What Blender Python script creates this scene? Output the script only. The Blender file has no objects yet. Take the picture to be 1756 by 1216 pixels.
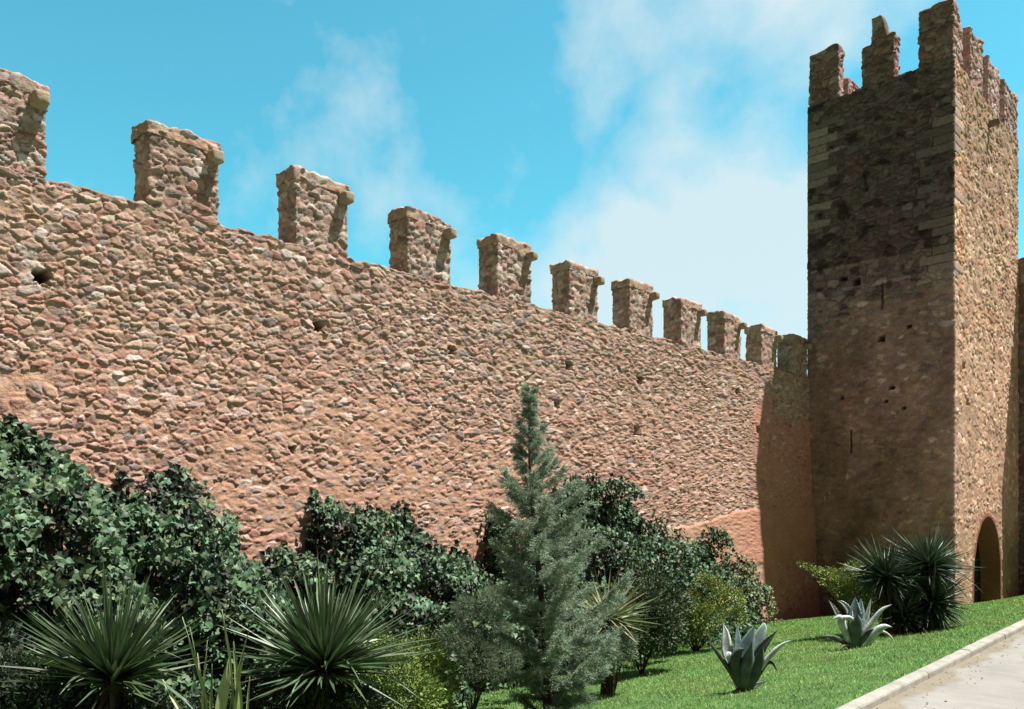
import bpy, math, random
import numpy as np
from mathutils import Vector

# ------------------------------------------------------------------ camera, sky, sun, exposure
random.seed(7); RNG = np.random.default_rng(11)
SC = bpy.context.scene
F = 1359.0; CX = 878.0; HY = 855.0; TH = math.atan((2190 - CX) / F); ST, CT = math.sin(TH), math.cos(TH)
EYE = 2.8
cd = bpy.data.cameras.new('camera'); cam = bpy.data.objects.new('camera', cd); SC.collection.objects.link(cam)
cam.location = (0, 0, EYE); cam.rotation_euler = (math.pi / 2, 0, TH)
cd.sensor_width = 36; cd.lens = 36 * F / 1756; cd.shift_y = (HY - 608) / 1756
cd.clip_start = 0.1; cd.clip_end = 5000
SC.camera = cam
RIGHT = np.array([CT, ST, 0.0]); FWD = np.array([-ST, CT, 0.0]); UP = np.array([0, 0, 1.0])
SUN = np.array([5.4, 5.1, 17.9]); SUN /= np.linalg.norm(SUN)
ELEV = math.asin(SUN[2]); AZ = math.atan2(SUN[0], SUN[1])
SC.view_settings.view_transform = 'Standard'; SC.view_settings.look = 'None'
SC.view_settings.exposure = 0.95; SC.view_settings.gamma = 1
sl = bpy.data.lights.new('sun', 'SUN'); sl.energy = 4.6; sl.angle = math.radians(0.5); sl.color = (1.0, 0.95, 0.86)
so = bpy.data.objects.new('sun', sl); SC.collection.objects.link(so); so.location = (30, 30, 60)
so.rotation_euler = Vector(SUN).to_track_quat('Z', 'Y').to_euler()
SC.cycles.max_bounces = 6; SC.cycles.diffuse_bounces = 3; SC.cycles.glossy_bounces = 2
SC.cycles.transmission_bounces = 3; SC.cycles.transparent_max_bounces = 4

def nrmz0(v): return v / np.linalg.norm(v)
def pix_dir(X, Y):
    d = RIGHT * (X - CX) / F + FWD + UP * (HY - Y) / F
    return d / np.linalg.norm(d)

def build_world():
    w = bpy.data.worlds.new('World'); SC.world = w; w.use_nodes = True
    nt = w.node_tree; N = nt.nodes; Lk = nt.links; N.clear()
    out = N.new('ShaderNodeOutputWorld'); bg = N.new('ShaderNodeBackground'); Lk.new(bg.outputs[0], out.inputs[0])
    sky = N.new('ShaderNodeTexSky'); sky.sky_type = 'NISHITA'; sky.sun_disc = False
    sky.sun_elevation = ELEV; sky.sun_rotation = AZ; sky.air_density = 1.0; sky.dust_density = 0.6; sky.ozone_density = 1.0
    tint = N.new('ShaderNodeMix'); tint.data_type = 'RGBA'; tint.blend_type = 'MULTIPLY'; tint.inputs[0].default_value = 1
    Lk.new(sky.outputs[0], tint.inputs[6]); tint.inputs[7].default_value = (0.44, 1.24, 1.04, 1)
    tc = N.new('ShaderNodeTexCoord')
    def vmath(op, a, b=None, s=None):
        n = N.new('ShaderNodeVectorMath'); n.operation = op
        for i, v in ((0, a), (1, b)):
            if v is None: continue
            if hasattr(v, 'links'): Lk.new(v, n.inputs[i])
            else: n.inputs[i].default_value = v
        if s is not None: n.inputs['Scale'].default_value = s
        return n
    def math_(op, a, b=None, c=None, clamp=False):
        n = N.new('ShaderNodeMath'); n.operation = op; n.use_clamp = clamp
        for i, v in ((0, a), (1, b), (2, c)):
            if v is None: continue
            if hasattr(v, 'links'): Lk.new(v, n.inputs[i])
            else: n.inputs[i].default_value = v
        return n.outputs[0]
    d0 = tc.outputs['Generated']
    nz = N.new('ShaderNodeTexNoise'); nz.inputs['Scale'].default_value = 3.2; nz.inputs['Detail'].default_value = 5
    Lk.new(d0, nz.inputs['Vector'])
    sub = vmath('SUBTRACT', nz.outputs['Color'], (0.5, 0.5, 0.5)); sc = vmath('SCALE', sub.outputs[0], None, 0.22)
    wd = vmath('ADD', d0, sc.outputs[0]); wn = vmath('NORMALIZE', wd.outputs[0])
    blobs = [((1230, 470), 13, 1.0), ((1060, 420), 8, .75), ((1330, 620), 16, .9), ((1160, 230), 5.5, .62), ((1290, 60), 8, .62), ((1120, -40), 8, .5), ((1350, 330), 7, .5),
             ((650, 230), 5, .34), ((700, 420), 7, .35), ((470, 240), 5, .3), ((1450, -60), 9, .7), ((950, 520), 8, .6), ((1010, 30), 5, .35),
             ((300, 700), 9, .3), ((1700, 130), 6, -.5), ((1430, 200), 4.5, -.55), ((790, 130), 7, -.3), ((150, 100), 12, -.5)]
    acc = None
    for (X, Y), rad, amp in blobs:
        dv = vmath('DOT_PRODUCT', wn.outputs[0], tuple(pix_dir(X, Y)))
        mr = N.new('ShaderNodeMapRange'); mr.interpolation_type = 'SMOOTHERSTEP'
        mr.inputs[1].default_value = math.cos(math.radians(rad)); mr.inputs[2].default_value = 1.0
        mr.inputs[3].default_value = 0; mr.inputs[4].default_value = amp
        Lk.new(dv.outputs['Value'], mr.inputs[0])
        acc = mr.outputs[0] if acc is None else math_('ADD', acc, mr.outputs[0])
    n2 = N.new('ShaderNodeTexNoise'); n2.inputs['Scale'].default_value = 8; n2.inputs['Detail'].default_value = 9; n2.inputs['Roughness'].default_value = .58
    Lk.new(d0, n2.inputs['Vector'])
    t = math_('MULTIPLY_ADD', n2.outputs['Fac'], 2.3, -1.17)
    m = math_('ADD', math_('MULTIPLY', acc, 0.62), t)
    m = math_('MULTIPLY', math_('MULTIPLY', m, 0.95, None, True), 0.9)
    # cloud cover thins into veil rather than hard edges
    mix = N.new('ShaderNodeMix'); mix.data_type = 'RGBA'
    Lk.new(m, mix.inputs[0]); Lk.new(tint.outputs[2], mix.inputs[6]); mix.inputs[7].default_value = (3.7, 4.45, 4.7, 1)
    # unseen sky behind the camera: an added dim pink to darken and warm shade
    vd = vmath('DOT_PRODUCT', d0, tuple(nrmz0(FWD + UP * .28))); g = N.new('ShaderNodeMapRange'); g.interpolation_type = 'SMOOTHSTEP'
    g.inputs[1].default_value = math.cos(math.radians(88)); g.inputs[2].default_value = math.cos(math.radians(46)); Lk.new(vd.outputs['Value'], g.inputs[0])
    mg = N.new('ShaderNodeMix'); mg.data_type = 'RGBA'; Lk.new(g.outputs[0], mg.inputs[0]); mg.inputs[6].default_value = (.50, .33, .42, 1); Lk.new(mix.outputs[2], mg.inputs[7])
    Lk.new(mg.outputs[2], bg.inputs[0]); bg.inputs[1].default_value = 0.1
build_world()

# ------------------------------------------------------------------ coordinates
def on_plane(X, Y, L):                     # pixel -> (s, z) on the vertical plane L metres left of the camera track
    z = F * L / (CT * (2190 - X)); return (z - L * ST) / CT, (HY - Y) * z / F + EYE
def gz(L, s):                              # ground height
    L = np.asarray(L, float); s = np.asarray(s, float)
    h = np.interp(L, [3.9, 4.09, 4.1, 8.6, 13.8, 18], [-.05, -.05, .06, -.75, -1.70, -1.75])
    h = h - .085 * np.clip(s - 26, 0, 30) * np.clip((L - 4.1) / 4.5, 0, 1)
    return h
def on_ground(X, Y):
    d = RIGHT * (X - CX) / F + FWD + UP * (HY - Y) / F
    for t in np.arange(3, 60, .02):
        p = d * t
        if p[2] + EYE <= gz(-p[0], p[1]): return p[0], p[1], float(gz(-p[0], p[1])), t
    return None
def place(X, Y, t):                        # pixel at depth t -> world
    p = RIGHT * (X - CX) / F * t + FWD * t + UP * (HY - Y) / F * t; return np.array([p[0], p[1], p[2] + EYE])

# ------------------------------------------------------------------ objects
def link(o, parent=None):
    SC.collection.objects.link(o)
    if parent is not None: o.parent = parent
    return o
def tag(o, label=None, cat=None, group=None, kind=None):
    for k, v in (('label', label), ('category', cat), ('group', group), ('kind', kind)):
        if v: o[k] = v
    return o
def thing(name, label, cat, loc=(0, 0, 0), group=None):
    o = bpy.data.objects.new(name, None); o.location = loc; o.empty_display_size = .3
    link(o); bpy.context.view_layer.update()
    return tag(o, label, cat, group, 'structure' if name == 'kerb' else 'thing')
def mk(name, V, Fs, mat, parent=None, col=None, smooth=True):
    """one mesh from numpy arrays: Fs is a list of (n,k) index arrays"""
    me = bpy.data.meshes.new(name); V = np.asarray(V, np.float32)
    q = parent
    while q is not None: V = V - np.array(q.location, np.float32); q = q.parent
    me.vertices.add(len(V)); me.vertices.foreach_set('co', V.ravel())
    Fs = [np.asarray(f, np.int32) for f in Fs if len(f)]
    nl = sum(f.size for f in Fs); nf = sum(len(f) for f in Fs)
    me.loops.add(nl); me.loops.foreach_set('vertex_index', np.concatenate([f.ravel() for f in Fs]))
    me.polygons.add(nf); cnt = np.concatenate([np.full(len(f), f.shape[1], np.int32) for f in Fs])
    me.polygons.foreach_set('loop_start', np.concatenate([[0], np.cumsum(cnt)[:-1]]).astype(np.int32))
    me.polygons.foreach_set('loop_total', cnt)
    me.polygons.foreach_set('use_smooth', np.full(nf, smooth))
    if col is not None:
        a = me.color_attributes.new('Col', 'FLOAT_COLOR', 'POINT'); c = np.ones((len(V), 4), np.float32); c[:, :3] = col
        a.data.foreach_set('color', c.ravel())
    me.update(calc_edges=True); me.validate()
    o = bpy.data.objects.new(name, me); me.materials.append(mat); return link(o, parent)

# ------------------------------------------------------------------ materials
def material(name, color=None, rough=.9, attr=True, vary=.25, vscale=9, bump=.0, bscale=60, spec=.3, transl=0, bdist=.01):
    m = bpy.data.materials.new(name); m.use_nodes = True; nt = m.node_tree; N = nt.nodes; Lk = nt.links
    b = N['Principled BSDF']; b.inputs['Roughness'].default_value = rough; b.inputs['Specular IOR Level'].default_value = spec
    tc = N.new('ShaderNodeTexCoord'); nz = N.new('ShaderNodeTexNoise'); nz.inputs['Scale'].default_value = vscale
    nz.inputs['Detail'].default_value = 6; nz.inputs['Roughness'].default_value = .65; Lk.new(tc.outputs['Object'], nz.inputs['Vector'])
    mr = N.new('ShaderNodeMapRange'); mr.inputs[1].default_value = .25; mr.inputs[2].default_value = .75
    mr.inputs[3].default_value = 1 - vary; mr.inputs[4].default_value = 1 + vary; Lk.new(nz.outputs['Fac'], mr.inputs[0])
    mx = N.new('ShaderNodeVectorMath'); mx.operation = 'SCALE'
    if attr:
        at = N.new('ShaderNodeAttribute'); at.attribute_name = 'Col'; Lk.new(at.outputs['Color'], mx.inputs[0])
    else: mx.inputs[0].default_value = color
    Lk.new(mr.outputs[0], mx.inputs['Scale']); Lk.new(mx.outputs[0], b.inputs['Base Color'])
    if bump:
        n2 = N.new('ShaderNodeTexNoise'); n2.inputs['Scale'].default_value = bscale; n2.inputs['Detail'].default_value = 5
        Lk.new(tc.outputs['Object'], n2.inputs['Vector']); bp = N.new('ShaderNodeBump')
        bp.inputs['Strength'].default_value = bump; bp.inputs['Distance'].default_value = bdist
        Lk.new(n2.outputs['Fac'], bp.inputs['Height']); Lk.new(bp.outputs[0], b.inputs['Normal'])
    if transl:
        tr = N.new('ShaderNodeBsdfTranslucent'); Lk.new(mx.outputs[0], tr.inputs[0]); ms = N.new('ShaderNodeMixShader')
        ms.inputs[0].default_value = transl; Lk.new(b.outputs[0], ms.inputs[1]); Lk.new(tr.outputs[0], ms.inputs[2])
        Lk.new(ms.outputs[0], N['Material Output'].inputs['Surface'])
    return m
M_STONE = material('rubble_masonry', rough=.93, vary=.28, vscale=14, bump=.6, bscale=38, spec=.15, bdist=.02)
M_PLAIN = material('wall_core', (.30, .21, .16), rough=.95, attr=False, bump=.6, bscale=9, bdist=.05)
M_LEAF = material('glossy_leaf', rough=.52, vary=.3, vscale=5, spec=.4, transl=.1)
M_BLADE = material('stiff_blade', rough=.42, vary=.2, vscale=7, spec=.5, transl=.08)
M_SOFT = material('feathery_spray', rough=.7, vary=.3, vscale=4, spec=.25, transl=.3)
M_GRASS = material('grass_blade', rough=.6, vary=.3, vscale=.9, spec=.25, transl=.25)
M_BARK = material('bark', (.07, .045, .036), rough=.95, attr=False, vary=.4, vscale=18, bump=1, bscale=40, bdist=.02)
M_AGAVE = material('agave_skin', rough=.5, vary=.35, vscale=16, spec=.4)
M_SOIL = material('lawn_turf', (.085, .17, .05), rough=.97, attr=False, vary=.45, vscale=1.6, bump=.9, bscale=70, bdist=.03)
M_ROAD = material('pale_concrete', rough=.93, vary=.16, vscale=1.1, bump=.35, bscale=45, bdist=.006)
M_KERB = material('kerb_stone', (.33, .31, .275), rough=.9, attr=False, vary=.35, vscale=3.5, bump=.5, bscale=30, bdist=.01)
M_ARCH_DARK = material('interior_shade_panel', (.018, .013, .011), rough=.8, attr=False, vary=.4, vscale=9, bump=.6, bscale=20)

# ------------------------------------------------------------------ noise fields
def h01(ix, iy, iz, k):
    with np.errstate(over='ignore'):
        h = (ix.astype(np.uint32) * np.uint32(374761393) + iy.astype(np.uint32) * np.uint32(668265263)
             + iz.astype(np.uint32) * np.uint32(2246822519) + np.uint32(k * 3266489917 & 0xffffffff))
        h = (h ^ (h >> np.uint32(13))) * np.uint32(1274126177); h = (h ^ (h >> np.uint32(16))) * np.uint32(2654435761)
        h = h ^ (h >> np.uint32(15))
    return (h >> np.uint32(8)).astype(np.float32) / np.float32(16777216)
def vnoise(P, sc, k=1):
    q = P / np.asarray(sc, np.float32); b = np.floor(q); f = (q - b).astype(np.float32); f = f * f * (3 - 2 * f); b = b.astype(np.int64)
    r = 0
    for i in (0, 1):
        for j in (0, 1):
            for l in (0, 1):
                w = (f[:, 0] if i else 1 - f[:, 0]) * (f[:, 1] if j else 1 - f[:, 1]) * (f[:, 2] if l else 1 - f[:, 2])
                r = r + w * h01(b[:, 0] + i, b[:, 1] + j, b[:, 2] + l, k)
    return r
def fbm(P, sc, k=1, o=3):
    r = 0; a = 1; t = 0
    for i in range(o):
        r = r + a * vnoise(P, np.asarray(sc, float) / 2 ** i, k + i * 17); t += a; a *= .55
    return r / t
def worley(P, S, k):
    q = (P / np.asarray(S, np.float32)).astype(np.float32); n = len(q); b = np.floor(q).astype(np.int64)
    f1 = np.full(n, 9, np.float32); f2 = f1.copy(); c1 = np.zeros((n, 3), np.float32); c2 = c1.copy()
    for i in (-1, 0, 1):
        for j in (-1, 0, 1):
            for l in (-1, 0, 1):
                cx, cy, cz = b[:, 0] + i, b[:, 1] + j, b[:, 2] + l
                c = np.stack([cx + h01(cx, cy, cz, k), cy + h01(cx, cy, cz, k + 1), cz + h01(cx, cy, cz, k + 2)], 1).astype(np.float32)
                d = ((q - c) ** 2).sum(1)
                m1 = d < f1; m2 = (~m1) & (d < f2)
                f2 = np.where(m1, f1, np.where(m2, d, f2)); c2 = np.where(m1[:, None], c1, np.where(m2[:, None], c, c2))
                f1 = np.where(m1, d, f1); c1 = np.where(m1[:, None], c, c1)
    e = (f2 - f1) / (2 * np.sqrt(((c2 - c1) ** 2).sum(1)) + 1e-6)
    ids = (c1 * 977).astype(np.int64)
    r = np.stack([h01(ids[:, 0], ids[:, 1], ids[:, 2], k + 10 + j) for j in range(6)], 1)
    return e, q - c1, r
def sst(x, a, b):
    t = np.clip((x - a) / (b - a), 0, 1); return t * t * (3 - 2 * t)
PAL = np.array([(.43, .32, .23), (.39, .27, .205), (.46, .37, .275), (.37, .22, .165), (.31, .265, .225), (.45, .335, .255), (.40, .285, .20), (.54, .46, .39), (.27, .20, .165), (.44, .305, .24)], np.float32)
PALD = np.array([(.25, .19, .15), (.17, .135, .115), (.21, .175, .15), (.25, .16, .12), (.13, .115, .11), (.29, .24, .19), (.19, .145, .12), (.32, .29, .26), (.10, .085, .08), (.23, .18, .14)], np.float32)
def rubble(P, S=(.185, .185, .108), depth=.045, cover=None, pal=PAL, mortar=(.34, .21, .15), plaster=(.47, .315, .205), k=3, tilt=.6):
    """height above the bedding plane and colour of coursed-rubble masonry at points P (world metres)"""
    P = P.astype(np.float32); n = len(P); H = np.zeros(n, np.float32); C = np.zeros((n, 3), np.float32)
    for a in range(0, n, 120000):
        p = P[a:a + 120000]; cv = cover[a:a + 120000] if cover is not None else np.zeros(len(p), np.float32) - 1
        w = np.stack([vnoise(p, (.35, .35, .35), 5), vnoise(p, (.35, .35, .35), 6), vnoise(p, (.4, .4, .4), 7)], 1) - .5
        w2 = np.stack([fbm(p, (.09, .09, .07), 15, 2), fbm(p, (.09, .09, .07), 16, 2), fbm(p, (.09, .09, .07), 19, 2)], 1) - .5
        q_ = p + w * np.array([.16, .16, .12]) + w2 * .05; e, dq, r = worley(q_, S, k)
        big_ = fbm(p, (1.6, 1.6, .9), k + 77, 2) + .10 * sst(p[:, 2], 4.5, 7) > .53      # stretches laid with larger stones
        if big_.any():
            eb, db, rb = worley(q_[big_], np.array(S) * 1.3, k + 9); e[big_], dq[big_], r[big_] = eb, db, rb
        prof = 1 - (1 - np.clip(e / .17, 0, 1)) ** 2.4
        g = ((dq * (r[:, 3:6] - .5)).sum(1)) * 1.5 * tilt
        hb = prof * (.45 + .75 * r[:, 0] + g) * depth
        e2, dq2, r2 = worley(p + w * .05, (.13, .13, .075), k + 31)
        p2 = 1 - (1 - np.clip(e2 / .22, 0, 1)) ** 2
        hs = p2 * (.15 + .42 * r2[:, 0]) * depth
        big = hb > hs
        h = np.where(big, hb, hs)
        rr = np.where(big[:, None], r[:, :3], r2[:, :3])
        c = pal[(rr[:, 1] * len(pal)).astype(int) % len(pal)] * (.78 + .44 * rr[:, 2:3])
        m = sst(np.where(big, prof, p2), .25, .62)[:, None]
        fn = fbm(p, (.07, .07, .07), 71, 3)[:, None]
        c = (np.array(mortar, np.float32) * (1 - m) + c * m) * (.80 + .40 * fn)
        h = h + (fn[:, 0] - .5) * .020 + (fbm(p, (.035, .035, .035), 91, 2) - .5) * .012
        lev = cv * depth * (1 + .5 * (fbm(p, (.5, .5, .3), 51, 3) - .5)) + (fbm(p, (.15, .15, .08), 57, 4) - .5) * .048 * sst(cv, 0, .3)
        pm = sst(lev - h, -.003, .004)[:, None]
        pc = np.array(plaster, np.float32) * (.84 + .32 * fbm(p, (.8, .8, .5), 61, 4)[:, None]) * (.9 + .2 * fn)
        H[a:a + 120000] = np.maximum(h, lev); C[a:a + 120000] = (c * (1 - pm) + pc * pm) * np.array([1.05, 1.03, 1.14], np.float32)
    return H, C

def ribbon(name, cols, nrm, zb, zt, rows, field, mat, parent, batter=None, closed=False, cap=None, over=None):
    """vertical displaced sheet along a plan path; cap = list of (k, dz): rings drawn in towards the centroid"""
    nc = len(cols); cols = np.asarray(cols, float); nrm = np.asarray(nrm, float); nr = len(rows)
    zb = np.broadcast_to(zb, nc); zt = np.broadcast_to(zt, nc)
    Z = zb[None, :] + (zt - zb)[None, :] * np.asarray(rows)[:, None]
    X = np.broadcast_to(cols[:, 0], (nr, nc)); Y = np.broadcast_to(cols[:, 1], (nr, nc))
    NX = np.broadcast_to(nrm[:, 0], (nr, nc)); NY = np.broadcast_to(nrm[:, 1], (nr, nc)); NZ = np.zeros((nr, nc))
    if cap:
        cen = (cols.min(0) + cols.max(0)) / 2
        for kk, dz in cap:
            X = np.vstack([X, (cen[0] + (cols[:, 0] - cen[0]) * kk)[None]]); Y = np.vstack([Y, (cen[1] + (cols[:, 1] - cen[1]) * kk)[None]])
            Z = np.vstack([Z, (zt + dz)[None]]); NX = np.vstack([NX, NX[:1] * .25]); NY = np.vstack([NY, NY[:1] * .25]); NZ = np.vstack([NZ, np.ones((1, nc)) * .9])
    for dd, dz in over or ():
        X = np.vstack([X, (cols[:, 0] - nrm[:, 0] * dd)[None]]); Y = np.vstack([Y, (cols[:, 1] - nrm[:, 1] * dd)[None]])
        Z = np.vstack([Z, (zt + dz)[None]]); NX = np.vstack([NX, NX[:1] * 0]); NY = np.vstack([NY, NY[:1] * 0]); NZ = np.vstack([NZ, np.ones((1, nc))])
    nr = len(X)
    b = np.zeros_like(Z) if batter is None else batter(Z, Y)
    P = np.stack([(X + b * NX).ravel(), (Y + b * NY).ravel(), Z.ravel()], 1)
    H, C = field(P)
    P = P + np.stack([NX.ravel(), NY.ravel(), NZ.ravel()], 1) * H[:, None]
    idx = np.arange(nr * nc).reshape(nr, nc)
    if closed: idx = np.hstack([idx, idx[:, :1]])
    Q = np.stack([idx[:-1, :-1], idx[:-1, 1:], idx[1:, 1:], idx[1:, :-1]], -1).reshape(-1, 4)
    return mk(name, P, [Q], mat, parent, C)
def box_path(x0, x1, y0, y1, step, r=.03):
    """closed plan rectangle, counter-clockwise seen from above, rounded corners, outward normals"""
    pts, nm = [], []
    cs = [(x1, y0), (x1, y1), (x0, y1), (x0, y0)]; fn = [(1, 0), (0, 1), (-1, 0), (0, -1)]
    for i in range(4):
        a, b = np.array(cs[i], float), np.array(cs[(i + 1) % 4], float); n = np.array(fn[i], float); pn = np.array(fn[i - 1], float)
        L = np.linalg.norm(b - a); st = step if np.isscalar(step) else step[i]; m = max(2, int(L / st)); d = (b - a) / L
        dg = (n + pn); dg /= np.linalg.norm(dg)
        pts.append(a - dg * r * .6); nm.append(dg)
        for t in np.linspace(r, L - r, m): pts.append(a + d * t); nm.append(n)
    return np.array(pts), np.array(nm)
def plain_box(name, x0, x1, y0, y1, z0, z1, mat, parent=None):
    V = [(x, y, z) for z in (z0, z1) for (x, y) in ((x0, y0), (x1, y0), (x1, y1), (x0, y1))]
    Q = [(0, 3, 2, 1), (4, 5, 6, 7), (0, 1, 5, 4), (1, 2, 6, 5), (2, 3, 7, 6), (3, 0, 4, 7)]
    return mk(name, V, [Q], mat, parent, smooth=False)

def lump(name, xr, yr, zr, parent, seed, n=12, mat=None, col=None, rel=.018):
    """one rough rounded stone block"""
    u, v = np.meshgrid(np.linspace(0, math.pi, n), np.linspace(0, 2 * math.pi, 2 * n + 1)[:-1], indexing='ij')
    D = np.stack([np.sin(u) * np.cos(v), np.sin(u) * np.sin(v), np.cos(u)], -1).reshape(-1, 3)
    D = np.sign(D) * np.abs(D) ** .38
    c = np.array([sum(xr), sum(yr), sum(zr)]) / 2; h = np.array([xr[1] - xr[0], yr[1] - yr[0], zr[1] - zr[0]]) / 2
    P = c + D * h; nn = fbm(P, (.12, .12, .12), seed, 3); P = P + D * ((nn - .5) * 2 * rel)[:, None]
    i = np.arange(len(P)).reshape(n, 2 * n); i = np.hstack([i, i[:, :1]])
    Q = np.stack([i[:-1, :-1], i[1:, :-1], i[1:, 1:], i[:-1, 1:]], -1).reshape(-1, 4)
    C = np.array(col if col is not None else (.38, .29, .21))[None] * (.7 + .6 * nn[:, None])
    return mk(name, P, [Q], mat or M_STONE, parent, C)

# ------------------------------------------------------------------ ground, kerb, road
def build_ground():
    Ls = np.concatenate([[-900, -300, -80, -20, 0, 3.9, 4.09], np.arange(4.1, 18, .25), [20, 30, 60, 200, 900]])
    ss = np.concatenate([[-900, -200, -50], np.arange(-12, 60, .5), [80, 150, 400, 900]])
    LL, S = np.meshgrid(Ls, ss, indexing='ij'); Z = gz(LL, S)
    Z = Z + 0 * np.where((LL > 4.4) & (LL < 14), (fbm(np.stack([LL.ravel(), S.ravel(), 0 * S.ravel()], 1), (2.5, 2.5, 1), 4, 2).reshape(LL.shape) - .5) * .1, 0)
    V = np.stack([-LL.ravel(), S.ravel(), Z.ravel()], 1); i = np.arange(len(V)).reshape(LL.shape)
    Q = np.stack([i[:-1, :-1], i[:-1, 1:], i[1:, 1:], i[1:, :-1]], -1).reshape(-1, 4)
    tag(mk('lawn', V, [Q], M_SOIL), kind='structure', label='green lawn sloping from the kerb down to the wall foot')
    ys = np.concatenate([np.arange(-40, 2, 1.0), np.arange(2, 40, .06), np.arange(40, 240, 2.0)])
    xs = np.concatenate([np.arange(-3.9, -3.3, .03), [-3.2, -3, -2, 0, 4, 9]])
    LL, S = np.meshgrid(xs, ys, indexing='ij'); V = np.stack([LL.ravel(), S.ravel(), 0 * S.ravel()], 1); i = np.arange(len(V)).reshape(LL.shape)
    Q = np.stack([i[:-1, :-1], i[1:, :-1], i[1:, 1:], i[:-1, 1:]], -1).reshape(-1, 4)
    dirt = sst(fbm(V, (.5, .9, 1), 14, 4) + .35 - (V[:, 0] + 3.9) * 1.6, .35, .62)[:, None] * .8
    C = np.array([.27, .258, .24]) * (1 - dirt) + np.array([.21, .175, .125]) * dirt; C = C * (.9 + .2 * fbm(V, (.12, .12, 1), 24, 3)[:, None])
    tag(mk('road', V, [Q], M_ROAD, None, C, smooth=False), kind='structure', label='pale concrete road running beside the lawn')
    root = thing('kerb', 'pale stone kerb between the green lawn and the concrete road', 'kerb', (-4.0, 8, 0))
    prof = [(-3.885, -.03), (-3.892, .075), (-3.905, .098), (-3.93, .108), (-4.05, .112), (-4.075, .105), (-4.09, .08), (-4.09, -.06)]
    y = -30.0; rnd = random.Random(3); Vs, Qs, base = [], [], 0
    while y < 90:
        ln = 2.4; dx = rnd.uniform(-.004, .004); dz = rnd.uniform(-.003, .003)
        m = 14 if 2 < y < 50 else 2
        for q in range(m):
            yy = y + ln * q / (m - 1)
            for (a, b) in prof: Vs.append((a + dx + rnd.uniform(-.003, .003), yy, b + dz + rnd.uniform(-.003, .003)))
        for q in range(m - 1):
            for j in range(len(prof) - 1):
                a = base + q * len(prof) + j; Qs.append((a, a + 1, a + 1 + len(prof), a + len(prof)))
        base = len(Vs); y += ln + .008
    mk('kerb_stones', Vs, [Qs], M_KERB, root, smooth=False)
build_ground()

# ------------------------------------------------------------------ castle wall
WT = 7.83
def wall_batter(Z, S): return .46 * np.clip((6.2 - Z) / 8.2, 0, 1.2) ** 1.25
holes = [(72, 473, .19, .17), (548, 560, .16, .15), (776, 601, .17, .15), (977, 627, .2, .18), (1098, 652, .2, .17), (1265, 672, .2, .17), (1092, 739, .26, .22), (955, 694, .14, .14), (1300, 737, .22, .2), (497, 772, .1, .09)]
HOL = [(on_plane(x, y, 13.95), w * 1.25, h * 1.3) for x, y, w, h in holes]
def wall_field(P):
    s, z = P[:, 1], P[:, 2]
    n = fbm(P, (2.2, 2.2, 1.1), 23, 3)
    edge = 5.5 + .25 * np.sin(s * .8) - np.clip(s - 11, 0, 30) * .28
    cv = -.2 + 1.0 * sst(edge - z + (n - .5) * 2.6, -.4, 1.5)
    cv = np.minimum(cv, .55 + .8 * (fbm(P, (.8, .8, .45), 29, 3) - .5) * 2)
    cv = np.where(s > 21.5, np.minimum(cv, .28), cv)
    patch = sst(-z + 1.92 + .6 * sst(s, 21, 27.5) + (n - .5) * .4, -.05, .12) * sst(s, 20.0, 20.6) * sst(z, .30, .5)       # rendered band near the tower
    cv = np.maximum(cv, patch * 1.35); cv = np.maximum(cv, .85 * sst(s, 27.0, 27.6) * sst(6.4 - z + (n - .5) * 3, -.6, 1.0))
    cv = np.maximum(cv, .26 + .5 * (fbm(P, (.7, .7, .45), 37, 3) - .5))
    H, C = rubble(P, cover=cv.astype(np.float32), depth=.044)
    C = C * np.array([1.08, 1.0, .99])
    C = C * (1 - sst(s, 24, 28.5)[:, None] * sst(cv, .3, .7)[:, None] * np.array([-.04, .16, .08])) * np.where(z > WT - .035, .6, 1.0)[:, None]  # plaster reddened towards the tower to warm the shaded stretch; crest darkened
    # upper courses are greyer, lower ones pinker
    up = sst(z, 4.0, 7.0)[:, None]
    C = C * (np.array([.98, 1.01, 1.0]) * up + np.array([1.04, 1.0, .98]) * (1 - up))
    for (hs, hz), w, h in HOL:
        m = (np.abs(s - hs) < w / 2 + .02 * np.sin(z * 40)) & (np.abs(z - hz) < h / 2 + .015 * np.sin(s * 50))
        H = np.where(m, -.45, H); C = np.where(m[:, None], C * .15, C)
    return H, C
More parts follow.
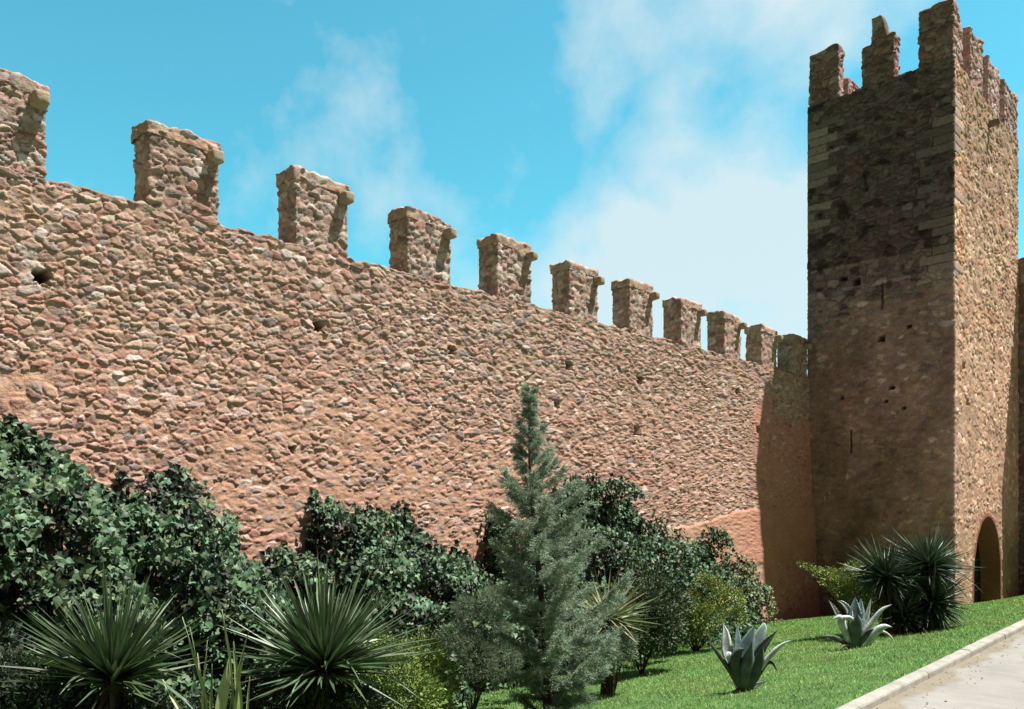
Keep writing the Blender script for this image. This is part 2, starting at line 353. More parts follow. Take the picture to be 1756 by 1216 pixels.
def build_wall():
    root = thing('castle_wall', 'long battered rubble stone curtain wall crowned with square merlons', 'wall', (-14, 15, -1.8))
    Xi = np.arange(-60, 1405, 2.0)
    s_img = np.array([on_plane(x, 0, 14)[0] for x in Xi])
    s = np.concatenate([np.arange(-12, -2, .12), np.arange(-2, s_img[0] - .02, .035), s_img, [32.6]])
    rows = np.concatenate([np.arange(-2.3, .6, .05), np.arange(.6, WT, .019), [WT]]); rows = (rows + 2.3) / (WT + 2.3)
    zt = WT + (fbm(np.stack([s * 0, s, s * 0], 1), (.3, .3, .3), 8, 3) - .5) * .13
    zb = -2.3 - .09 * np.clip(s - 26, 0, 30)
    cols = np.stack([np.full_like(s, -14), s], 1); nrm = np.tile([1.0, 0], (len(s), 1))
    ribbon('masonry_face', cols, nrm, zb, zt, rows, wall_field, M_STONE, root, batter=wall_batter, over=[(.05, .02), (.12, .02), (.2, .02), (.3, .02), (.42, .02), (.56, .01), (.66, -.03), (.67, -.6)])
    # core with wall walk behind the parapet
    plain_box('parapet_core', -14.645, -14.5, -12, 32.25, 5.5, WT - .12, M_PLAIN, root)
    plain_box('wall_core', -16.3, -14.655, -12, 42.6, -2.5, 6.4, M_PLAIN, root)
    # merlons
    for i in range(-4, 11):
        s0 = 5.48 + 2.822 * i; dist = max(6, abs(s0) * .7 + 10)
        rnd = random.Random(50 + i); w = 1.27 + rnd.uniform(-.03, .03); h = 1.40 + rnd.uniform(-.03, .06)
        if i == 10: s0 = 30.75; w = 1.2
        st = .021 * dist / 12
        pts, nm = box_path(-14.655, -14.0, s0, s0 + w, st)
        fz = lambda P, s0=s0, w=w: rubble(P, depth=.055, cover=np.where(np.abs(P[:, 1] - (s0 + w / 2)) > w / 2 - .03, .9, .08).astype(np.float32), plaster=(.37, .215, .155), mortar=(.25, .155, .115))
        zt = WT + h - .0 * pts[:, 0]
        zt = WT + h - .03 + (fbm(np.column_stack([pts, pts[:, 0] * 0]), (.25, .25, .25), 60 + i, 2) - .5) * .05
        mer = ribbon('merlon', pts - nm * .035, nm, WT - .12, zt, np.linspace(0, 1, int(h / st)), fz, M_STONE, root, closed=True, cap=[(.85, .01), (.0, .03)])
        # cap course of flat stones, slightly oversailing
        p2, n2 = box_path(-14.69, -13.985, s0 - .035, s0 + w + .035, st)
        fc = lambda P: rubble(P, S=(.24, .24, .2), depth=.045, cover=np.full(len(P), .45, np.float32), mortar=(.3, .2, .15))
        zc = WT + h + .02 + .10 + (fbm(np.column_stack([p2, p2[:, 0] * 0]), (.22, .22, .22), 80 + i, 3) - .5) * .17 - rnd.uniform(0, .07) * sst(np.hypot(p2[:, 0] + (14.6 if i % 2 else 14.0), p2[:, 1] - s0 - w * (i % 3) / 2), .5, .1) + .05 * (s0 + w / 2 - p2[:, 1]) / w
        c = ribbon('cap_course', p2 - n2 * .03, n2, WT + h - .10, zc, np.linspace(0, 1, max(5, int(.22 / st))), fc, M_STONE, mer, closed=True, cap=[(.8, .012), (.4, .03), (0, .035)])
        # projecting corbel stone near the far corner
        bz = WT + h - .33; by = s0 + w - .24
        lump('corbel_stone', (-14.08, -13.73 + rnd.uniform(-.03, .02)), (by, by + .23), (bz, bz + .22), mer, 50 + i)
build_wall()

# ------------------------------------------------------------------ tower
TX0, TX1, TY0, TY1 = -14.05, -8.6, 32.3, 42.4      # plan of the square tower
TT = 16.27 + EYE                                    # parapet level
THOLES = [(1513, 507, .09, 1.05), (1460, 757, .08, .95), (1512, 581, .26, .24), (1445, 683, .14, .11), (1560, 560, .16, .12), (1520, 688, .14, .1), (1447, 478, .3, .2), (1470, 484, .3, .3), (1550, 700, .14, .12), (1530, 665, .2, .12)]
def on_tower_face(X, Y):
    L = (2190 - X) * CT * TY0 * CT / (F - (2190 - X) * CT * ST); z = TY0 * CT + L * ST
    return -L, (HY - Y) * z / F + EYE
TH2 = [(on_tower_face(x, y), w, h) for x, y, w, h in THOLES]
AS0, AS1, AZT = 34.85, 39.2, 2.1                   # archway on the sunlit side
def on_side(X, Y): return on_plane(X, Y, 8.6)
SH = [on_side(1694, 214), on_side(1650, 628), on_side(1657, 690), on_side(1663, 470), on_side(1690, 330)]
def quoins(P, a, H, C, side):
    """squared corner blocks: a = distance from the corner along the face"""
    z = P[:, 2]; c = .34; r = np.floor(z / c); f = z / c - r
    rr = h01(r.astype(np.int64), r.astype(np.int64) * 0 + side, r.astype(np.int64), 5)
    ln = np.where((r.astype(int) + side) % 2 == 0, .95, .5) + rr * .35
    on = (a < ln) & (rr > (.62 if side else .42)) & (fbm(P, (.8, .8, .6), 35, 2) > .36)
    d = np.minimum(np.minimum(f, 1 - f) * c, np.abs(ln - a)); e = sst(d, 0, .03)
    n = fbm(P, (.09, .09, .09), 33, 3)
    col = np.array([.36, .275, .26]) * (.72 + .75 * h01(r.astype(np.int64), r.astype(np.int64) + 3, r.astype(np.int64), 9))[:, None] * (.8 + .4 * n[:, None])
    col = col * e[:, None] + np.array([.12, .09, .075]) * (1 - e[:, None])
    H = np.where(on, .035 * e + .015 * n + .012 * rr, H); C = np.where(on[:, None], col, C)
    return H, C
def tower_field(P):
    x, y, z = P.T; front = (y < TY0 + .12)            # shaded face
    n = fbm(P, (1.4, 1.4, 1.0), 44, 3)
    a = np.clip((x + 14.05) / 5.45, 0, 1)
    line = 9.75 + 1.35 * a ** .8 + (n - .5) * 1.0
    cvf = .12 + .80 * sst(line - z, -.1, .5) + .35 * (fbm(P, (.6, .6, .4), 47, 3) - .5) - .12 * sst((n - .5), .08, .2)
    cvs = np.clip(.3 + .3 * sst(11 - z, -2, 6) + (n - .5) * .9 + (fbm(P, (.5, .5, .3), 45, 2) - .5) * .5, .05, .85); cvs = np.where((z < 0.4) | (z > 21), .8, cvs)
    cv = np.where(front, cvf, cvs)
    dark = sst(z, 9.0, 12.0)
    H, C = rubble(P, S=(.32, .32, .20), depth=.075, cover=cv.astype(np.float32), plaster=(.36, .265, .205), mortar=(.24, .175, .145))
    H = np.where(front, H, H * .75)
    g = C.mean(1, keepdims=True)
    Cd = (C * .6 + g * .4) * .62                        # upper rubble of the front face, greyer and darker
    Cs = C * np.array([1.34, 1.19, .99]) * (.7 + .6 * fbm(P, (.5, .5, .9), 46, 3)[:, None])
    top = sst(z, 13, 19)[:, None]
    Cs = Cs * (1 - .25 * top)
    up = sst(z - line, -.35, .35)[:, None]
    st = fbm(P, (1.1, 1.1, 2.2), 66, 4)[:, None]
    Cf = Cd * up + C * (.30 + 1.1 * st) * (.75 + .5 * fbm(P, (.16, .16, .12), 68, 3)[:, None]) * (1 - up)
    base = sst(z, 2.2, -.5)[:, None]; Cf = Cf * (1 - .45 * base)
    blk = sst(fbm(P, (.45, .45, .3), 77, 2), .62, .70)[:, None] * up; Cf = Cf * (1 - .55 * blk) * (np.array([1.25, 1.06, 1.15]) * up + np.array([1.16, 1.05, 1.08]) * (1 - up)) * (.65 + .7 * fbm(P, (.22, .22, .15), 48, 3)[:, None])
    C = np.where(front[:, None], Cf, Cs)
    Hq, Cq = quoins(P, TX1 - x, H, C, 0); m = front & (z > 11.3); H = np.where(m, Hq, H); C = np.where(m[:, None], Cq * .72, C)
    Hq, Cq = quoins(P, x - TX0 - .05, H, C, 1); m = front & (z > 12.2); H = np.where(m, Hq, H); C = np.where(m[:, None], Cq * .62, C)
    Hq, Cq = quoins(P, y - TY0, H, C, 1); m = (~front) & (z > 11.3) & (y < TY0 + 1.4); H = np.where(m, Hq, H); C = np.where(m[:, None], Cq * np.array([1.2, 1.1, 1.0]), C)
    for (hx, hz), w, h in TH2:
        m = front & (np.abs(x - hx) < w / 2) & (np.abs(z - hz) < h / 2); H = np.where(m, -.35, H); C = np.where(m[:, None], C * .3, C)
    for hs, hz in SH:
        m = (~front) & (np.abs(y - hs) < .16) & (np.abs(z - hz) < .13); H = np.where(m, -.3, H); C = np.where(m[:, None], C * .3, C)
    # archway recess with rendered reveals
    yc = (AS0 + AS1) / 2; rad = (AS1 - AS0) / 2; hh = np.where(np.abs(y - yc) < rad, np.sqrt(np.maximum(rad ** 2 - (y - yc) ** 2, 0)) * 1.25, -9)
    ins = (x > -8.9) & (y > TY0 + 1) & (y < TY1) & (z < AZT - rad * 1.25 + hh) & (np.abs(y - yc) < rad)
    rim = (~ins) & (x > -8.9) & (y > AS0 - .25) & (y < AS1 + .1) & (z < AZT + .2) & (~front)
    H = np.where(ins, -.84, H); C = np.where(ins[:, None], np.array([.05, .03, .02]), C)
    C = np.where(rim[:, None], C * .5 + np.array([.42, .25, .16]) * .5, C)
    return H, C
def build_tower():
    root = thing('castle_tower', 'tall square stone tower with broken battlements and archway on its sunlit side', 'tower', (-11.3, 37, -2.2))
    # two visible sides as one skin
    xs = np.arange(TX0, TX1 - .02, .036); ys = np.arange(TY0 + .03, TY1, .055)
    cols = [(x, TY0) for x in xs] + [(TX1 - .015, TY0 + .015)] + [(TX1, y) for y in ys] + [(TX1, TY1)]
    nrm = [(0, -1)] * len(xs) + [(.707, -.707)] + [(1, 0)] * (len(ys) + 1)
    cols = np.array(cols); rows = np.linspace(0, 1, 600)
    zt = TT + (fbm(np.column_stack([cols, cols[:, 0] * 0]), (.3, .3, .3), 18, 3) - .5) * .16
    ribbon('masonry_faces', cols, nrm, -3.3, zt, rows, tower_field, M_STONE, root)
    plain_box('tower_core', TX0 + .02, TX1 - .85, TY0 + .45, TY1, -3.3, TT - 1.4, M_PLAIN, root)
    for nm, b in (('parapet', (TX0 + .02, TX1 - .02, TY0 + .012, TY0 + .5)), ('parapet', (TX1 - .5, TX1 - .012, TY0 + .5, TY1)), ('parapet', (TX0 + .02, TX1 - .5, TY1 - .5, TY1)), ('parapet', (TX0 + .02, TX0 + .5, TY0 + .5, TY1 - .5))):
        plain_box(nm, *b, TT - 1.6, TT - .06, M_PLAIN, root)
# rendered arch: surround on the face and deep reveal
    yc = (AS0 + AS1) / 2; rad = (AS1 - AS0) / 2; zc = AZT - rad * 1.25; pr = []
    for z in np.linspace(-2.9, zc, 14)[:-1]: pr.append((1, z, 1, 0))
    for a in np.linspace(0, math.pi, 25): pr.append((math.cos(a), zc + math.sin(a) * rad * 1.25, math.cos(a), math.sin(a)))
    for z in np.linspace(zc, -2.9, 14)[1:]: pr.append((-1, z, -1, 0))
    pr = np.array(pr); V = []
    for dx, dr in ((-.01, .13), (.055, .11), (.06, -.03), (.045, -.075), (-.2, -.08), (-.5, -.08), (-.80, -.08)):
        V.append(np.stack([np.full(len(pr), TX1 + dx), yc + pr[:, 0] * rad + pr[:, 2] * dr, pr[:, 1] + pr[:, 3] * dr], 1))
    V = np.stack(V); q0, q1 = V.shape[:2]; V = V.reshape(-1, 3); nn = fbm(V, (.25, .25, .25), 71, 3); V = V + ((nn - .5) * .04)[:, None]; ii = np.arange(len(V)).reshape(q0, q1)
    Q = np.stack([ii[:-1, :-1], ii[:-1, 1:], ii[1:, 1:], ii[1:, :-1]], -1).reshape(-1, 4)
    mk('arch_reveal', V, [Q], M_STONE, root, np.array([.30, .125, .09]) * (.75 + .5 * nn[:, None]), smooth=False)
    plain_box('arch_shade_panel', TX1 - .80, TX1 - .72, AS0 + .02, AS1 - .02, -3.0, AZT, M_ARCH_DARK, root)  # near-black sheet standing in for the unlit interior of the archway
    pal = PALD * 1.15
    def mer(x0, x1, y0, y1, h, seed, shape=None, tint=(1, 1, 1), capz=.05):
        pts, nm = box_path(x0, x1, y0, y1, .04)
        zt = TT + h + (fbm(np.column_stack([pts, pts[:, 0] * 0]), (.35, .35, .35), seed, 3) - .5) * .16
        if shape: zt = zt + shape(pts)
        def f(P):
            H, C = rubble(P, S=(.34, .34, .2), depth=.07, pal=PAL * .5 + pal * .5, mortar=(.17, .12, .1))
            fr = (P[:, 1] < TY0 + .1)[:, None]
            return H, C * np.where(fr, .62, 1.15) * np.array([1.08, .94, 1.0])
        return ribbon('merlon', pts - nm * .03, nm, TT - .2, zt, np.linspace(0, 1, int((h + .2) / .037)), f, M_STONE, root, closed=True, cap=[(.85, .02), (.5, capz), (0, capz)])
    mer(-14.0, -12.80, TY0, TY0 + .55, 2.14, 1, lambda p: .10 * (p[:, 0] + 13.4))
    mer(-11.87, -10.66, TY0, TY0 + .62, 1.62, 2, lambda p: np.where(p[:, 0] < -11.5, 0, .15) )
    # broken pinnacle standing on the middle merlon
    pts, nm = box_path(-11.50, -10.84, TY0 + .03, TY0 + .55, .04)
    lean = lambda p: -1.0 * sst(p[:, 0], -11.15, -10.84)
    ribbon('broken_pinnacle', pts - nm * .03, nm, TT + 1.55, TT + 2.62 + lean(pts) + (fbm(np.column_stack([pts, pts[:, 0] * 0]), (.2, .2, .2), 5, 2) - .5) * .2, np.linspace(0, 1, 30),
           lambda P: (lambda r: (r[0], r[1] * .75))(rubble(P, S=(.3, .3, .2), depth=.06, pal=PAL * .5 + pal * .5)), M_STONE, root, closed=True, cap=[(.7, .02), (0, .03)])
    mer(-9.76, TX1 + .0, TY0, TY0 + .62, 2.12, 3, lambda p: .05 * (p[:, 0] + 9.7))
    mer(TX1 - .6, TX1 + .0, TY0 + .60, 33.5, 1.85, 4, lambda p: -.35 * (p[:, 1] - 32.9))
    hk = lambda c, w: (lambda p: .28 * np.abs(p[:, 1] - c) / w - .25)
    mer(TX1 - .6, TX1, 34.6, 36.4, 2.15, 5, hk(35.3, .9)); mer(TX1 - .6, TX1, 37.25, 39.1, 2.1, 6, hk(38, .9)); mer(TX1 - .6, TX1, 40.0, 42.35, 2.15, 7, hk(41, 1.2))
    mer(TX0, TX0 + .6, 35.0, 36.6, 2.1, 8); mer(TX0, TX0 + .6, 38.4, 40, 2.1, 9); mer(-12.2, -10.6, TY1 - .6, TY1, 2.1, 10)
    # projecting spout stone high on the sunlit side
    s0, z0 = on_side(1695, 213); lump('spout_stone', (TX1 - .1, TX1 + .42), (s0 - .12, s0 + .12), (z0 - .14, z0 + .12), root, 3, col=(.2, .15, .12))
build_tower()
def build_gatehouse():
    root = thing('gatehouse_wall', 'dark shaded stone wall jutting out behind the square tower at the edge', 'wall', (-9.6, 46, -2.5))
    x0, x1, y0, y1 = -14, -5.3, 42.43, 50
    pts, nm = box_path(x0, x1, y0, y1, [.08, .4, .4, .06])
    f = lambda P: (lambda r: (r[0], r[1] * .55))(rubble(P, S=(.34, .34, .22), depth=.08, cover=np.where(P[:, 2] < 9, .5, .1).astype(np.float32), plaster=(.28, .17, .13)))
    zt = 11.05 + EYE + (fbm(np.column_stack([pts, pts[:, 0] * 0]), (.5, .5, .5), 28, 3) - .5) * .25
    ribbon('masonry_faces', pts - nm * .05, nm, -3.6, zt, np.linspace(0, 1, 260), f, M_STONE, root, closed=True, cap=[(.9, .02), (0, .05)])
build_gatehouse()

# ------------------------------------------------------------------ plants: builders
def nrmz(v): return v / (np.linalg.norm(v, axis=-1, keepdims=True) + 1e-9)
def leaves(name, C, D, Nn, Ln, W, col, mat, parent, shape='leaf'):
    """n folded diamond-shaped leaves: base C, direction D, facing Nn"""
    n = len(C); D = nrmz(D); S = nrmz(np.cross(D, Nn)); Nn = nrmz(np.cross(S, D)); Ln = np.broadcast_to(Ln, n)[:, None]; W = np.broadcast_to(W, n)[:, None]
    if shape == 'ivy':                       # heart-shaped, gently lobed leaf
        pr = [(.30, 0, .0), (0, 0, -.02), (-.14, .33, .05), (.24, .56, .16), (.50, .27, .06), (1.0, 0, -.10), (.50, -.27, .06), (.24, -.56, .16), (-.14, -.33, .05)]
        V = np.stack([C + D * Ln * p + S * W * q + Nn * W * r for p, q, r in pr], 1).reshape(-1, 3); i = np.arange(n)[:, None] * 9
        T = np.concatenate([i + [0, k, k % 8 + 1] for k in range(1, 9)]); return mk(name, V, [T], mat, parent, np.repeat(col, 9, 0), smooth=False)
    a = C; b = C + D * Ln * .42 + S * W * .5 + Nn * W * .16; c = C + D * Ln; d = C + D * Ln * .42 - S * W * .5 + Nn * W * .16
    V = np.stack([a, b, c, d], 1).reshape(-1, 3); i = np.arange(n)[:, None] * 4
    T = np.concatenate([i + [0, 1, 2], i + [0, 2, 3]]); return mk(name, V, [T], mat, parent, np.repeat(col, 4, 0), smooth=False)
def needles(name, C, D, Ln, W, col, mat, parent):
    n = len(C); D = nrmz(D); S = nrmz(np.cross(D, RNG.normal(size=(n, 3)))); Ln = np.broadcast_to(Ln, n)[:, None]; W = np.broadcast_to(W, n)[:, None]
    V = np.stack([C - S * W * .5, C + S * W * .5, C + D * Ln], 1).reshape(-1, 3)
    return mk(name, V, [np.arange(3 * n).reshape(n, 3)], mat, parent, np.repeat(col, 3, 0), smooth=False)
def tubes(name, paths, mat, parent, sides=6):
    V, Q, base = [], [], 0
    for pts, rad in paths:
        pts = np.asarray(pts, float); m = len(pts)
        for k in range(m):
            t = pts[min(k + 1, m - 1)] - pts[max(k - 1, 0)]; t = t / (np.linalg.norm(t) + 1e-9)
            u = np.cross(t, (0.3, .9, .1)); u /= np.linalg.norm(u) + 1e-9; v = np.cross(t, u)
            r = rad[0] + (rad[1] - rad[0]) * k / max(1, m - 1)
            for j in range(sides): a = 2 * math.pi * j / sides; V.append(pts[k] + (u * math.cos(a) + v * math.sin(a)) * r)
        for k in range(m - 1):
            for j in range(sides):
                a = base + k * sides + j; b = base + k * sides + (j + 1) % sides; Q.append((a, b, b + sides, a + sides))
        base = len(V)
    return mk(name, V, [Q], mat, parent)
def colvar(base, n, dv=.25, dh=.15):
    c = np.tile(np.array(base, float), (n, 1)); k = 1 + RNG.uniform(-dv, dv, (n, 1)); c = c * k
    c[:, 0] *= 1 + RNG.uniform(-dh, dh * 1.6, n); c[:, 2] *= 1 + RNG.uniform(-dh, dh, n); return np.clip(c, .004, .9)
def strips(name, base, dirs, lens, wid, col, mat, parent, droop=0.1, seg=5, prof=None, fold=.25, twist=0):
    """stiff tapering blades; base (n,3)"""
    n = len(dirs); D = nrmz(dirs); V = []; S = nrmz(np.cross(D, np.tile([0, 0, 1.0], (n, 1))) + RNG.normal(size=(n, 3)) * twist)
    Nn = nrmz(np.cross(S, D)); lens = np.broadcast_to(lens, n); wid = np.broadcast_to(wid, n); dr = np.broadcast_to(droop, n)
    pr = prof or [.55, 1, .95, .75, .42, 0.03]; seg = len(pr) - 1; rows = []
    for k, w in enumerate(pr):
        t = k / seg; c = base + D * (lens * t)[:, None]; c[:, 2] -= dr * lens * t * t
        e = S * (wid * w * .5)[:, None]
        rows += [c - e + Nn * (wid * w * fold)[:, None], c, c + e + Nn * (wid * w * fold)[:, None]]
    V = np.stack(rows, 1); m = V.shape[1]; V = V.reshape(-1, 3); i = np.arange(n)[:, None] * m; Q = []
    for k in range(seg):
        a = 3 * k; Q.append(i + [a, a + 1, a + 4, a + 3]); Q.append(i + [a + 1, a + 2, a + 5, a + 4])
    return mk(name, V, Q, mat, parent, np.repeat(col, m, 0), smooth=False)

# ------------------------------------------------------------------ ivy on the wall
def ivy(label, outline, out_base=1.3, dens=470, size=.102, colr=(.08, .15, .078), foot=None, name='ivy', cut=None, thin=.2):
    """outline: photo pixels of the top edge where it clings to the wall"""
    pts = [on_plane(x, y, 13.75) for x, y in outline]; ss = np.array([p[0] for p in pts]); zs = np.array([p[1] for p in pts])
    s0, s1 = ss.min(), ss.max(); zf = float(gz(13.2, (s0 + s1) / 2))
    root = thing(name, label, 'ivy', (-13.6, (s0 + s1) / 2, zf))
    A = (s1 - s0) * (np.mean(zs) - zf); n = int(A * dens)
    s = RNG.uniform(s0, s1, n * 2); zt = np.interp(s, ss, zs) + (fbm(np.stack([0 * s, s, 0 * s], 1), (.2, .2, .2), 400 + len(label), 2) - .55) * .75; z = zf + (zt - zf) * RNG.uniform(0, 1, n * 2) ** .9 
    keep = RNG.uniform(0, 1, n * 2) < (zt - zf) / (zs.max() - zf); s, z, zt = s[keep], z[keep], zt[keep]; n = len(s)
    top = zt - z; P = np.stack([0 * s, s, z], 1)
    lum = fbm(P, (.9, .7, .5), 200 + len(label), 2)
    edge = np.minimum(np.minimum(s - s0, s1 - s) / .5, 1)
    dep = (thin + out_base * np.clip(top / 2.0, 0, 1) ** .75) * (.05 + 2.0 * sst(lum, .40, .66)) * (.4 + .6 * np.clip(edge, 0, 1))
    dep = dep * np.where(RNG.uniform(0, 1, n) < .70, 1, RNG.uniform(.1, 1, n))
    jag = RNG.normal(size=(n, 3)) * np.array([.06, .035, .035])
    x = -13.92 + wall_batter(z, s) + dep
    C = np.stack([x, s, z], 1) + jag
    Call = C.copy(); gap = fbm(P, (.5, .42, .38), 300 + len(label), 2); keep = (gap > .47) | (RNG.uniform(0, 1, n) < .2); C = C[keep]; n = len(C)
    Nn = nrmz(np.array([.6, .12, .75]) + RNG.normal(size=(n, 3)) * .62); D = nrmz(np.cross(Nn, RNG.normal(size=(n, 3))) + np.array([.25, 0, -.8]))
    L = size * RNG.uniform(.6, 1.45, n)
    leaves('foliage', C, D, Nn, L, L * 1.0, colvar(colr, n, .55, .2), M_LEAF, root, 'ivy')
    # inner leaves near black, shade painted into the hollows; stems close to the wall
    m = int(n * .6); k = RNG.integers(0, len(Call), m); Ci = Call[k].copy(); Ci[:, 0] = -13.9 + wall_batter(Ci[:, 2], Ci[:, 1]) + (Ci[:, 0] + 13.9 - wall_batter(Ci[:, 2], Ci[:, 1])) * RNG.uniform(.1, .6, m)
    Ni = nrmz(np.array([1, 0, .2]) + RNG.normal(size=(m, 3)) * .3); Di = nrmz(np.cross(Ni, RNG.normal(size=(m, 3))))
    leaves('inner_shade_leaves', Ci, Di, Ni, size * 1.35, size * 1.25, colvar((.02, .034, .017), m), M_LEAF, root)
    ps = []
    for q in range(max(3, int((s1 - s0) * 2.2))):
        a = random.uniform(s0, s1); zt_ = float(np.interp(a, ss, zs)); p = []
        for t in np.linspace(0, 1, 9):
            zz = zf + (zt_ - zf) * t; p.append((-13.9 + float(wall_batter(zz, a)) + .06, a + .18 * math.sin(5 * t + q), zz))
        ps.append((p, (.022, .006)))
    tubes('stems', ps, M_BARK, root, 5)
ivy('dark ivy mass climbing highest up the wall at the left edge of the photo', [(-160, 700), (-60, 730), (0, 752), (18, 735), (30, 760), (42, 726), (52, 762), (64, 768), (80, 785), (102, 800), (122, 785), (134, 812), (140, 845), (150, 870), (168, 880), (172, 1000)], 1.5)
ivy('broad ivy with three rounded crests behind the leftmost spiky yucca', [(150, 900), (162, 850), (175, 822), (190, 838), (204, 812), (222, 830), (228, 862), (240, 838), (256, 822), (270, 838), (280, 808), (300, 806), (318, 828), (336, 858), (350, 885), (372, 892), (390, 915), (400, 950), (410, 1000)], 1.6)
ivy('low stretch of ivy between the two tall ivy humps', [(395, 975), (405, 948), (430, 955), (448, 940), (466, 928), (488, 935), (500, 955), (520, 962), (535, 975)], 1.25)
ivy('ivy with four pointed tips rising beside a bare triangle of wall', [(520, 1000), (524, 905), (530, 865), (540, 858), (548, 900), (558, 846), (570, 862), (578, 890), (592, 880), (604, 848), (616, 852), (628, 885), (645, 908), (660, 925), (668, 938)], 1.5)
ivy('rounded ivy hump sloping down toward the grey conifer', [(662, 960), (674, 890), (686, 868), (700, 880), (715, 900), (728, 918), (742, 945), (755, 975), (762, 1020)], 1.4)
ivy('narrow ivy climbing just left of the conifer trunk', [(758, 1010), (768, 960), (778, 930), (792, 945), (808, 955), (822, 935), (832, 890), (846, 880), (860, 905), (880, 940)], 1.1)
ivy('tall ivy peak rising directly behind the conifer', [(890, 960), (920, 880), (945, 850), (968, 828), (985, 822), (1002, 816), (1020, 818), (1036, 812), (1048, 840), (1058, 868), (1070, 850), (1080, 852), (1090, 880), (1105, 885), (1118, 905), (1130, 935), (1140, 960), (1146, 990)], 1.3)
ivy('ivy with a square column of leaves against the orange render', [(1140, 975), (1150, 948), (1165, 958), (1178, 962), (1186, 925), (1192, 912), (1204, 915), (1212, 908), (1217, 925), (1218, 985), (1221, 1010)], .9, size=.09)
ivy('pale low ivy ending at the edge of the tower shadow', [(1212, 1000), (1222, 970), (1240, 962), (1258, 968), (1270, 965), (1280, 990), (1285, 1020), (1288, 1050)], .4, colr=(.18, .22, .12), size=.085)

# ------------------------------------------------------------------ yuccas
def yucca(label, centre, R, n, colr, trunk_to, cone=-.35, wid=.035, up=0.0, name='yucca', group=None, heads=None):
    root = thing(name, label, 'yucca', tuple(trunk_to), group)
    c = np.array(centre, float)
    v = []
    while len(v) < n:
        u = RNG.normal(size=3); u /= np.linalg.norm(u)
        if u[2] > cone: v.append(u)
    v = np.array(v); v[:, 2] += up; v += RNG.normal(size=v.shape) * .09; ln = R * RNG.uniform(.6, 1.08, n) * np.where(v[:, 2] < 0, .82, 1)
    v = nrmz(v)
    strips('leaves', c + v * .06 - np.array([0, 0, .12]) * RNG.uniform(0, 1, (n, 1)), v, ln, wid * RNG.uniform(.7, 1.2, n), colvar(colr, n, .3, .15), M_BLADE, root, droop=RNG.uniform(-.05, .1, n) + .55 * (RNG.uniform(0, 1, n) < .07), twist=.35)
    tr = np.array(trunk_to, float)
    # dead thatch hanging below the head
    m = int(n * .35); th = RNG.uniform(0, 2 * math.pi, m); hz = RNG.uniform(.0, .45, m)
    b = c - np.array([0, 0, 1.0]) * hz[:, None] * R; d = np.stack([np.cos(th) * .65, np.sin(th) * .65, -RNG.uniform(.35, 1.2, m)], 1)
    strips('dead_leaves', b, d, R * RNG.uniform(.4, .7, m), wid * .8, colvar((.13, .10, .06), m, .4), M_BLADE, root, droop=.1)
    tubes('trunk', [([tr - [0, 0, .1], tr * .66 + c * .34 + [.03, .02, 0], tr * .33 + c * .67, c - [0, 0, .02]], (.13, .09))], M_BARK, root, 9)
    return root
def low(p): return (p[0], p[1], float(gz(-p[0], p[1])))
c = place(192, 1158, 9.3); yucca('big spiky yucca in front of dark ivy, leftmost of all yuccas', c, 1.26, 330, (.085, .14, .068), low(c), -.6, .060, .62)
c = place(556, 1140, 10.6); yucca('large spiky yucca fanning wide in the shrubs between the ivy hump and the conifer', c, 1.45, 400, (.09, .15, .072), low(c), -.6, .066, .45)
c = place(1040, 1058, 14.6); yucca('small pale yucca half hidden behind the right side of the conifer', c, 1.0, 150, (.26, .31, .17), low(c), -.3, .05, .1)
g = on_ground(1545, 1082)
c = place(1520, 985, g[3] - .2); yucca('dark trunked yucca with a round head above the far agave', c, 1.12, 420, (.065, .11, .062), low(c), -.65, .055, .05)
g = on_ground(1590, 1080)
c = place(1592, 968, g[3] + .2); yucca('dark trunked yucca with the higher head beside the tower corner', c, 1.12, 420, (.065, .11, .062), low(c), -.65, .055, .05)
c = place(1548, 1055, g[3] - .1); yucca('low dark yucca rosette between the two trunked yuccas and the far agave', c, .8, 300, (.045, .07, .04), low(c), -.8, .055, .1)
c = place(1597, 1030, g[3]); yucca('low dark yucca rosette crowded beneath the tower corner yuccas', c, 1.1, 380, (.06, .10, .055), low(c), -.75, .055, .0)

